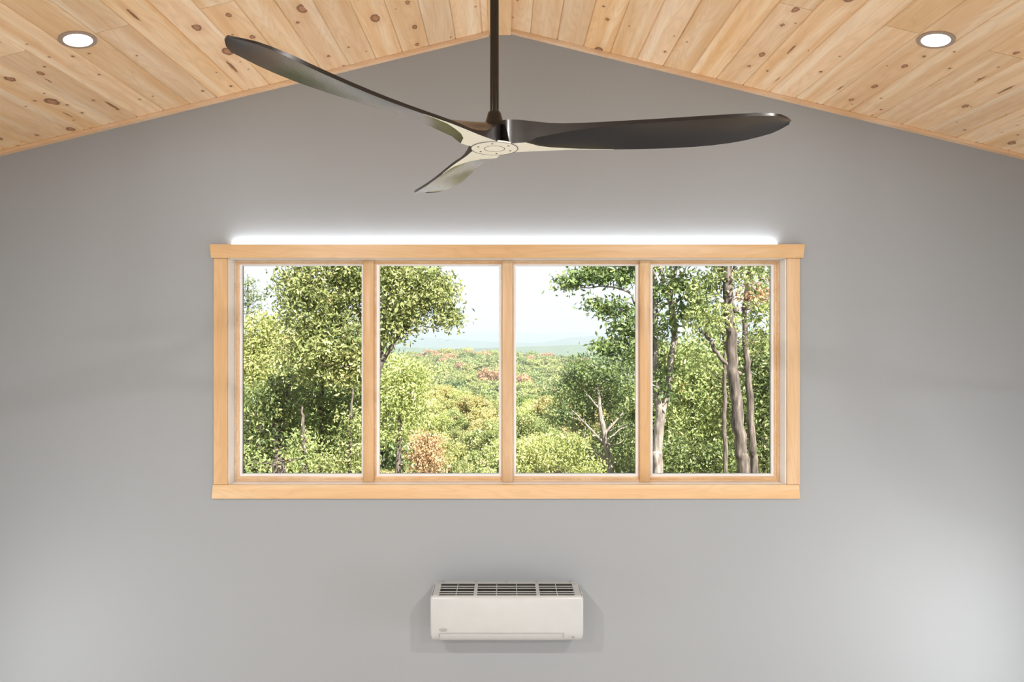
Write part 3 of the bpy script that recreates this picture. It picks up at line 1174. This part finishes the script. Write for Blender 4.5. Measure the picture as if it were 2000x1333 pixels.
def near_tree(name, label, stems, blobs, d, pal, seed, leaf=0.14, per=24, spread=0.22, branches=26, ddep=None, twig=0.018, cat='tree', group=None, droop=0.5, bark='bark'):
    """stems: lists of (px, py, radius in m); blobs: (px, py, rx px, rz px, clusters[, extra depth m]) seen at depth d"""
    rs = np.random.default_rng(seed)
    woods, anchors = [], []
    base = None
    for si, st in enumerate(stems):
        P = [at(px, py, d + (q[0] if q else 0.0)) for px, py, r, *q in st]
        R_ = [r for px, py, r, *q in st]
        if si == 0:
            p0 = P[0].copy()
            p0[2] = float(gz(p0[0], p0[1])) - 0.15
            if p0[2] < P[0][2] - 0.2:
                P = [p0] + P
                R_ = [R_[0] * 1.25] + R_
            base = p0
        Q, RR = smooth_path(P, R_, rs, 5, 0.012)
        woods.append(tube_np(Q, RR, 8))
        anchors.append(Q[len(Q) // 3:])
    anchors = np.concatenate(anchors)
    B = []
    for px, py, rx, rz, n, *q in blobs:
        c = at(px, py, d + (q[0] if q else 0.0))
        rx_, rz_ = rx * d / F, rz * d / F
        B.append((c, np.array([rx_, (rx_ + rz_) / 2, rz_]), n))
    pts, cents, tint = crown_points(B, rs, per, spread)
    root = empty(name, base)
    off = np.array(base)
    for i in rs.choice(len(cents), min(branches, len(cents)), replace=False):
        e = cents[i]
        dist = np.linalg.norm(anchors - e, axis=1) + np.clip(anchors[:, 2] - e[2] + .3, 0, 9) * 1.5
        a = anchors[dist.argmin()]
        ln = np.linalg.norm(e - a)
        if ln < .25 or ln > 6:
            continue
        mid = a * .5 + e * .5 + rs.normal(size=3) * ln * .07 + np.array([0, 0, -.05 * ln])
        Q, RR = smooth_path([a, mid, e], [twig * (0.6 + .35 * ln), twig * (0.4 + .16 * ln), twig * .25], rs, 4, 0.02)
        woods.append(tube_np(Q, RR, 5))
    V, Fq = join(woods)
    me = mesh_np('trunk', V - off, Fq, [M[bark]])
    me.polygons.foreach_set('use_smooth', [True] * len(me.polygons))
    link(bpy.data.objects.new('trunk', me), root)
    V, Fq = leaf_cloud(pts, leaf, rs, droop)
    fo = link(bpy.data.objects.new('foliage', mesh_np('foliage', V - off, Fq, [PAL[pal]], None, np.repeat(tint, 4))), root)
    fo['kind'] = 'stuff'
    return tag(root, label, cat, group)


# ---- left pane
near_tree('oak_tree', 'tall leafy green tree with a wide crown filling the two left panes',
          [[(727, 930, .15), (729, 800, .13), (735, 735, .12), (744, 690, .09), (752, 640, .07), (768, 560, .05), (790, 470, .03)],
           [(738, 722, .085), (756, 690, .06), (790, 640, .045), (835, 600, .03), (870, 590, .015)],
           [(733, 740, .08), (716, 660, .06), (690, 590, .05), (660, 520, .035), (640, 440, .02)],
           [(730, 780, .07), (690, 690, .05), (665, 640, .035), (640, 590, .02)]],
          [(645, 560, 78, 70, 110), (700, 520, 70, 70, 80), (770, 560, 60, 62, 80), (825, 560, 48, 42, 46), (858, 575, 40, 26, 26), (868, 622, 24, 20, 16), (790, 620, 46, 34, 36),
           (600, 600, 50, 62, 56), (650, 660, 78, 62, 90), (610, 700, 70, 50, 60), (690, 720, 40, 56, 46), (570, 560, 26, 42, 22), (765, 655, 22, 22, 12),
           (640, 450, 100, 60, 60), (760, 450, 100, 70, 60)],
          17, 'green', 3, leaf=0.125, per=40, spread=.19, branches=44)
near_tree('maple_tree', 'pale yellowish tree under the sky gap at the far left of the window',
          [[(505, 935, .10), (506, 820, .09), (500, 740, .07), (495, 660, .05), (498, 610, .02)]],
          [(500, 650, 46, 46, 46), (470, 700, 50, 60, 60), (520, 720, 48, 46, 44), (490, 790, 60, 46, 44), (540, 640, 34, 34, 26)], 23, 'lime', 5, leaf=.14, per=34, spread=.28, branches=22)
near_tree('understory_tree', 'dim green tree with a grey trunk low in the leftmost pane',
          [[(627, 935, .11), (627, 860, .10), (629, 790, .085), (631, 730, .07), (636, 690, .04)], [(629, 830, .05), (650, 795, .04), (668, 772, .03), (690, 760, .015)]],
          [(615, 760, 62, 46, 60), (680, 790, 46, 50, 46), (660, 860, 50, 50, 40), (590, 830, 46, 46, 36)], 20, 'deep', 8, leaf=.15, per=22, spread=.26, branches=24)
near_tree('understory_tree', 'shaded tree with two dark trunks in the lower left corner of the window',
          [[(541, 935, .12), (540, 860, .11), (536, 800, .08), (528, 740, .04)], [(551, 935, .09), (550, 870, .08), (556, 800, .05), (566, 750, .03)]],
          [(520, 800, 50, 50, 50), (560, 830, 44, 46, 40), (500, 870, 46, 40, 34), (560, 760, 36, 34, 24)], 18, 'deep', 13, leaf=.15, per=22, spread=.24, branches=24)
near_tree('sapling', 'thin pale sapling rising low beside the left mullion',
          [[(685, 935, .045), (684, 860, .04), (686, 800, .03), (690, 760, .015)]],
          [(690, 850, 30, 50, 26), (680, 905, 36, 26, 24), (655, 900, 34, 26, 20)], 16, 'green', 17, leaf=.10, per=26, spread=.2, branches=12)
near_tree('sapling', 'slender sapling between two trunks low in the leftmost pane',
          [[(596, 935, .075), (594, 880, .06), (592, 830, .045), (590, 790, .02)]],
          [(597, 865, 36, 28, 26), (610, 905, 40, 22, 22), (480, 905, 40, 26, 20)], 17, 'green', 19, leaf=.10, per=20, spread=.2, branches=10)
near_tree('pine_sapling', 'wispy pine top against the sky in the upper left corner of the window',
          [[(484, 930, .07), (484, 700, .05), (484, 600, .035), (484, 535, .008)]],
          [(484, 552, 8, 14, 9), (488, 572, 18, 10, 12), (496, 585, 24, 8, 12), (484, 600, 26, 10, 14)], 25, 'pine', 23, leaf=.13, per=12, spread=.14, branches=24, twig=.012, droop=-.1)
# ---- centre
near_tree('yellow_green_tree', 'bright yellow green tree crown beside the left mullion under the oak branches',
          [[(778, 935, .14), (780, 850, .12), (784, 780, .09), (788, 720, .04)]],
          [(785, 730, 46, 34, 60), (765, 770, 46, 44, 64), (805, 775, 34, 40, 44), (775, 830, 56, 44, 56)], 31, 'lime', 29, leaf=.17, per=40, spread=.34, branches=14)
near_tree('rusty_shrub', 'salmon orange leaved bush low in the second pane',
          [[(838, 950, .05), (838, 910, .04), (836, 870, .03), (834, 845, .015)]],
          [(834, 868, 24, 26, 40), (842, 905, 30, 26, 44), (822, 890, 22, 20, 24)], 29, 'rust', 31, leaf=.16, per=24, spread=.22, branches=10, cat='bush')
near_tree('ash_tree', 'rounded green tree with a pale bare trunk in the third pane',
          [[(1193, 945, .17), (1189, 900, .16), (1180, 850, .14), (1172, 800, .10), (1166, 750, .06), (1160, 710, .03)],
           [(1190, 905, .07), (1165, 885, .05), (1140, 868, .03), (1115, 862, .015)], [(1183, 870, .07), (1150, 835, .05), (1120, 805, .03), (1100, 790, .015)],
           [(1174, 805, .06), (1155, 780, .05), (1135, 755, .03), (1120, 735, .015)], [(1180, 850, .06), (1205, 820, .05), (1225, 800, .03), (1240, 790, .015)]],
          [(1165, 722, 56, 32, 80), (1120, 770, 46, 46, 64, .6), (1185, 765, 60, 44, 80, 2.0), (1220, 740, 34, 46, 46), (1090, 812, 24, 20, 26), (1130, 820, 40, 30, 40, 2.2), (1215, 830, 36, 40, 50, 2.4), (1228, 890, 24, 36, 34, 2.4), (1165, 880, 34, 40, 36, 3.0)],
          32, 'deep', 37, leaf=.16, per=38, spread=.26, branches=40, twig=.022, bark='pale_bark')
near_tree('yellow_green_bush', 'bright yellow green bush at the bottom of the third pane left of the pale trunk',
          [[(1090, 960, .05), (1090, 920, .04), (1088, 880, .02)]],
          [(1060, 890, 40, 34, 50), (1110, 880, 36, 30, 40), (1140, 910, 34, 24, 34), (1025, 905, 30, 26, 26)], 27, 'lime', 71, leaf=.15, per=36, spread=.24, branches=12, cat='bush')
# ---- right
near_tree('hickory_tree', 'forked grey tree whose twin stems rise beside the right mullion',
          [[(1283, 940, .115), (1284, 880, .105), (1290, 820, .10), (1284, 770, .07), (1279, 700, .062), (1279, 620, .055), (1281, 560, .05), (1272, 510, .04), (1262, 440, .02)],
           [(1289, 822, .075), (1302, 770, .068), (1311, 700, .065), (1318, 640, .06), (1310, 600, .055), (1298, 562, .045), (1288, 520, .04), (1270, 440, .02)],
           [(1309, 600, .045), (1311, 560, .042), (1322, 515, .035), (1335, 440, .02)],
           [(1310, 596, .03), (1330, 585, .026), (1358, 572, .018), (1377, 560, .01)],
           [(1281, 590, .045), (1245, 596, .03), (1228, 572, .025), (1190, 560, .018), (1140, 562, .010), (1105, 556, .006)],
           [(1279, 650, .035), (1240, 636, .022), (1215, 606, .016), (1190, 590, .008)],
           [(1279, 700, .03), (1240, 688, .02), (1210, 680, .014), (1165, 678, .006)]],
          [(1185, 536, 46, 14, 26), (1225, 530, 26, 26, 22), (1112, 548, 26, 14, 16), (1150, 535, 28, 12, 14), (1160, 595, 16, 9, 7), (1192, 598, 22, 18, 14), (1215, 630, 24, 22, 18), (1230, 660, 18, 24, 14),
           (1190, 676, 34, 9, 18), (1225, 690, 20, 16, 12), (1238, 612, 12, 20, 7), (1290, 560, 30, 36, 22), (1340, 555, 26, 14, 14), (1345, 600, 34, 26, 22), (1290, 640, 24, 40, 18), (1290, 740, 20, 44, 18),
           (1260, 470, 90, 36, 40), (1340, 500, 30, 26, 16)],
          14, 'deep', 41, leaf=.125, per=20, spread=.13, branches=34, twig=.013, bark='pale_bark')
near_tree('hickory_tree', 'stout brown trunked tree in the rightmost pane with a bent bare limb',
          [[(1453, 945, .125), (1447, 880, .115), (1439, 800, .11), (1431, 720, .105), (1426, 640, .10), (1421, 560, .095), (1419, 500, .085), (1416, 420, .06)],
           [(1446, 731, .045), (1420, 712, .04), (1400, 690, .038), (1386, 665, .034), (1374, 652, .028), (1366, 648, .01)],
           [(1438, 610, .045), (1420, 580, .042), (1414, 545, .04), (1405, 505, .035), (1398, 430, .02)],
           [(1423, 560, .04), (1432, 530, .035), (1444, 500, .03), (1460, 440, .02)]],
          [(1395, 540, 38, 24, 18), (1370, 565, 26, 20, 10), (1470, 540, 36, 30, 17), (1480, 610, 28, 30, 12), (1400, 610, 34, 26, 16), (1360, 620, 24, 22, 9), (1440, 470, 100, 40, 46), (1495, 660, 22, 40, 14)],
          13, 'green', 43, leaf=.115, per=20, spread=.13, branches=26, twig=.013)
near_tree('slim_tree', 'slim dark tree with a fork just right of the stout brown trunk',
          [[(1475, 945, .085), (1470, 880, .08), (1466, 800, .075), (1460, 720, .07), (1455, 660, .06), (1456, 600, .05), (1462, 540, .04), (1468, 480, .02)]],
          [(1475, 585, 26, 26, 22), (1490, 560, 26, 34, 18), (1475, 480, 40, 40, 16)], 14.5, 'rust', 47, leaf=.11, per=16, spread=.15, branches=16, twig=.012)
near_tree('slim_tree', 'thin pale trunk standing left of the stout brown trunk',
          [[(1417, 945, .06), (1417, 860, .055), (1415, 770, .05), (1415, 690, .045), (1412, 640, .03), (1408, 590, .015)]],
          [(1395, 650, 34, 30, 22), (1420, 620, 30, 26, 18), (1380, 700, 30, 26, 18)], 17, 'green', 53, leaf=.13, per=20, spread=.2, branches=14)
near_tree('leafy_tree', 'sunny green tree filling the gap between the right hand trunks',
          [[(1358, 945, .09), (1356, 860, .08), (1352, 780, .06), (1350, 710, .03)]],
          [(1350, 700, 46, 46, 60), (1330, 770, 44, 46, 50), (1385, 760, 50, 50, 60), (1350, 840, 56, 46, 56), (1400, 830, 40, 46, 40)], 21, 'green', 59, leaf=.15, per=24, spread=.26, branches=26)
near_tree('leafy_tree', 'dense green tree behind the slim forked trunk at the right frame',
          [[(1492, 945, .09), (1492, 860, .08), (1490, 780, .06), (1492, 690, .03)]],
          [(1490, 700, 40, 60, 60), (1500, 800, 46, 60, 60), (1450, 790, 36, 50, 44), (1490, 890, 50, 40, 44), (1540, 740, 50, 90, 60)], 20, 'deep', 61, leaf=.15, per=24, spread=.26, branches=22)
near_tree('leafy_bush', 'dark green bush along the bottom of the rightmost pane',
          [[(1335, 955, .05), (1335, 920, .04), (1333, 890, .02)]],
          [(1320, 890, 46, 40, 46), (1380, 900, 50, 34, 46), (1430, 890, 40, 40, 36)], 18, 'deep', 67, leaf=.13, per=22, spread=.22, branches=12, cat='bush')


# ---- canopy on the slope below and on the facing hill: copies of a few built trees
def proto(name, height, crown, leaf, clusters, per, pal, seed, flat=1.0):
    rs = np.random.default_rng(seed)
    c0 = np.array([0, 0, height - crown * flat])
    B = [(c0, np.array([crown * .62, crown * .62, crown * flat * .66]), clusters // 2)]
    for k in range(8):
        a = rs.uniform(0, 6.28)
        e = rs.uniform(-.5, .9)
        q = c0 + np.array([math.cos(a) * math.cos(e), math.sin(a) * math.cos(e), math.sin(e) * flat]) * crown * .72
        B.append((q, np.array([.36, .36, .26]) * crown * rs.uniform(.8, 1.2), clusters // 7))
    pts, cents, tint = crown_points(B, rs, per, crown * .078)
    Q, RR = smooth_path([(0, 0, -.5), (.1, .05, height * .35), (.0, .1, height * .75)], [height * .017, height * .014, height * .005], rs, 4, .03)
    W = [tube_np(Q, RR, 6)]
    for i in rs.choice(len(cents), 14, replace=False):
        a = Q[rs.integers(len(Q) // 2, len(Q))]
        W.append(tube_np(np.stack([a, (a + cents[i]) / 2 + rs.normal(size=3) * .2, cents[i]]), [height * .006, height * .004, height * .002], 4))
    Vw, Fw = join(W)
    Vl, Fl = leaf_cloud(pts, leaf, rs, .4, .6)
    return (mesh_np('trunk', Vw, Fw, [M['bark']]), mesh_np('foliage', Vl, Fl, [PAL[pal]], None, np.repeat(tint, 4)),
            mesh_np(name, np.concatenate([Vw, Vl]), np.concatenate([Fw, Fl + len(Vw)]), [M['bark'], PAL[pal]],
                    np.concatenate([np.zeros(len(Fw)), np.ones(len(Fl))]), np.concatenate([np.zeros(len(Vw)), np.repeat(tint, 4)])))


mid = [proto('slope_tree', 11, 3.5, .24, 150, 66, p, s) for p, s in (('lime', 1), ('green', 2), ('green', 3), ('gold', 4), ('deep', 5))]
rs = np.random.default_rng(99)


def slope_tree(k, px, py, d, label, group, scale=1.0):
    """a tree on the slope whose crown top shows at pixel (px, py)"""
    x = px_x(px, d)
    g = float(gz(x, d))
    top = px_z(py, d)
    s = max(0.5, (top - g) / 11.0)
    root = empty('slope_tree', (x, d, g))
    root.rotation_euler = (0, 0, rs.uniform(0, 6.28))
    root.scale = (s * scale, s * scale, s)
    for nme, me in zip(('trunk', 'foliage'), mid[k][:2]):
        c = link(bpy.data.objects.new(nme, me), root)
        if nme == 'foliage':
            c['kind'] = 'stuff'
    return tag(root, label, 'tree', group)


SL_G = 'tree crowns on the slope below the window'
KIND = ('yellow green', 'mid green', 'rounded green', 'golden', 'deep green')
rows = [(44, 880, 96), (56, 840, 88), (70, 806, 76), (88, 782, 66), (108, 762, 54), (128, 750, 46)]
for ri, (d, py, step) in enumerate(rows):
    px = 715 + rs.uniform(0, step)
    while px < 1265:
        k = int(rs.choice([0, 0, 1, 2, 1, 2, 3, 4]))
        pane = 'second' if px < 992 else 'third'
        where = 'nearest' if ri < 2 else ('halfway down' if ri < 4 else 'farthest')
        slope_tree(k, px + rs.uniform(-14, 14), py + rs.uniform(-16, 16), d + rs.uniform(-5, 5), '%s tree crown %s the slope below, in the %s pane' % (KIND[k], {'nearest': 'nearest on', 'halfway down': 'halfway down', 'farthest': 'farthest down'}[where], pane), SL_G, rs.uniform(.85, 1.05))
        px += step * rs.uniform(.85, 1.25)
BK_G = 'background trees behind the near trunks'
for d, py, step in ((30, 720, 74), (38, 660, 70), (48, 640, 60)):
    for lo, hi, lab in ((180, 690, 'dim green tree behind the trunks of the left panes'), (1320, 1800, 'dim green tree behind the trunks of the rightmost pane')):
        px = lo + rs.uniform(0, step / 2)
        while px < hi:
            slope_tree(int(rs.choice([1, 4, 4, 2])), px, py + rs.uniform(-30, 30), d + rs.uniform(-3, 3), lab, BK_G, .8)
            px += step * rs.uniform(.8, 1.15)

far = [proto('hillside_tree', 13, 6.2, .95, 110, 12, p, s, .8) for p, s in (('green', 11), ('lime', 12), ('green', 13), ('rust', 14), ('deep', 15))]
HG = 'small tree crowns on the far hillside'
spots = []
for d in np.arange(300, 590, 12.5):
    x0, x1 = px_x(735, d) - 8, px_x(1190, d) + 10
    x = x0 + rs.uniform(0, 10)
    while x < x1:
        spots.append((x + rs.uniform(-3, 3), d + rs.uniform(-5, 5)))
        x += rs.uniform(10, 13.5)
vis = [p for p in spots if 745 < CX + F * p[0] / p[1] < 1150]
keep = sorted(vis, key=lambda p: p[1])
keep = [keep[i] for i in np.linspace(0, len(keep) - 1, min(290, len(keep))).astype(int)]
for x, y in keep:
    k = int(rs.choice([0, 1, 2, 2, 0, 1, 4, 3], p=[.2, .16, .2, .15, .1, .06, .06, .07]))
    if y > 480 and rs.uniform() < .16:
        k = 3
    o = link(bpy.data.objects.new('hillside_tree', far[k][2]))
    o.location = (x, y, float(gz(x, y)))
    s = rs.uniform(.8, 1.2)
    o.scale = (s * rs.uniform(.9, 1.1), s, s * rs.uniform(.9, 1.1))
    o.rotation_euler = (0, 0, rs.uniform(0, 6.28))
    where = 'along the crest of' if y > 500 else ('high on' if y > 440 else ('halfway up' if y > 370 else 'at the foot of'))
    pane = 'second' if CX + F * x / y < 991 else 'third'
    tag(o, '%s tree crown %s the far hillside, in the %s pane' % (('hazy green', 'hazy yellow green', 'hazy olive green', 'rusty red', 'hazy dark green')[k], where, pane), 'tree', HG)

# ---- distant ridges
m, nt, out = new_mat('distant_forest')
tc = N(nt, 'ShaderNodeTexCoord')
n1 = N(nt, 'ShaderNodeTexNoise')
n1.inputs['Scale'].default_value = 0.02
n1.inputs['Detail'].default_value = 8
L(nt, tc.outputs['Object'], n1.inputs['Vector'])
principled(nt, out, mix(nt, n1.outputs[0], (0.05, 0.09, 0.04), (0.13, 0.17, 0.08)), 0.95)
for d, tops, lab, seed in ((1500, [(400, 676), (760, 678), (880, 682), (1000, 679), (1100, 675), (1180, 672), (1300, 674), (1600, 676)], 'low hazy ridge just above the wooded hill', 1),
                           (3000, [(400, 662), (700, 662), (790, 655), (860, 661), (960, 668), (1050, 671), (1120, 659), (1180, 656), (1260, 662), (1600, 664)], 'pale blue mountain ridge in the middle distance', 2),
                           (5500, [(400, 650), (700, 652), (800, 650), (860, 646), (920, 649), (980, 647), (1060, 652), (1130, 649), (1220, 650), (1600, 655)], 'faintest pale mountain ridge on the horizon', 3)):
    rs2 = np.random.default_rng(seed)
    pxs = np.linspace(-300, 2300, 160)
    tp = np.interp(pxs, [a for a, _ in tops], [b_ for _, b_ in tops])
    tp = tp + np.convolve(rs2.normal(0, 1.2, 180), np.ones(21) / 9, 'valid')[:160] * .6
    Vm, Fm = [], []
    for row in range(5):
        for px, t in zip(pxs, tp):
            x, z = px_x(px, d), px_z(t, d)
            f = (0.0, .55, 1.0, .55, 0.0)[row]
            Vm.append((x, d + (row - 2) * d * .09, -60 + (z + 60) * f))
    for i in range(4):
        for k in range(159):
            Fm.append([i * 160 + k, i * 160 + k + 1, (i + 1) * 160 + k + 1, (i + 1) * 160 + k])
    tag(mesh_obj('mountain_ridge', Vm, Fm, m, smooth=True), lab, 'mountain', kind='structure')

# ---- autumn haze over the valley
m, nt, out = new_mat('valley_haze')
vs = N(nt, 'ShaderNodeVolumePrincipled')
vs.inputs['Color'].default_value = (0.54, 0.615, 0.73, 1)
vs.inputs['Density'].default_value = 0.00042
vs.inputs['Anisotropy'].default_value = 0.0
L(nt, vs.outputs[0], out.inputs['Volume'])
tag(box('haze', -6000, 6000, 160, 9000, -90, 140, m), 'pale bluish haze over the valley and distant ridges', 'haze', kind='stuff')
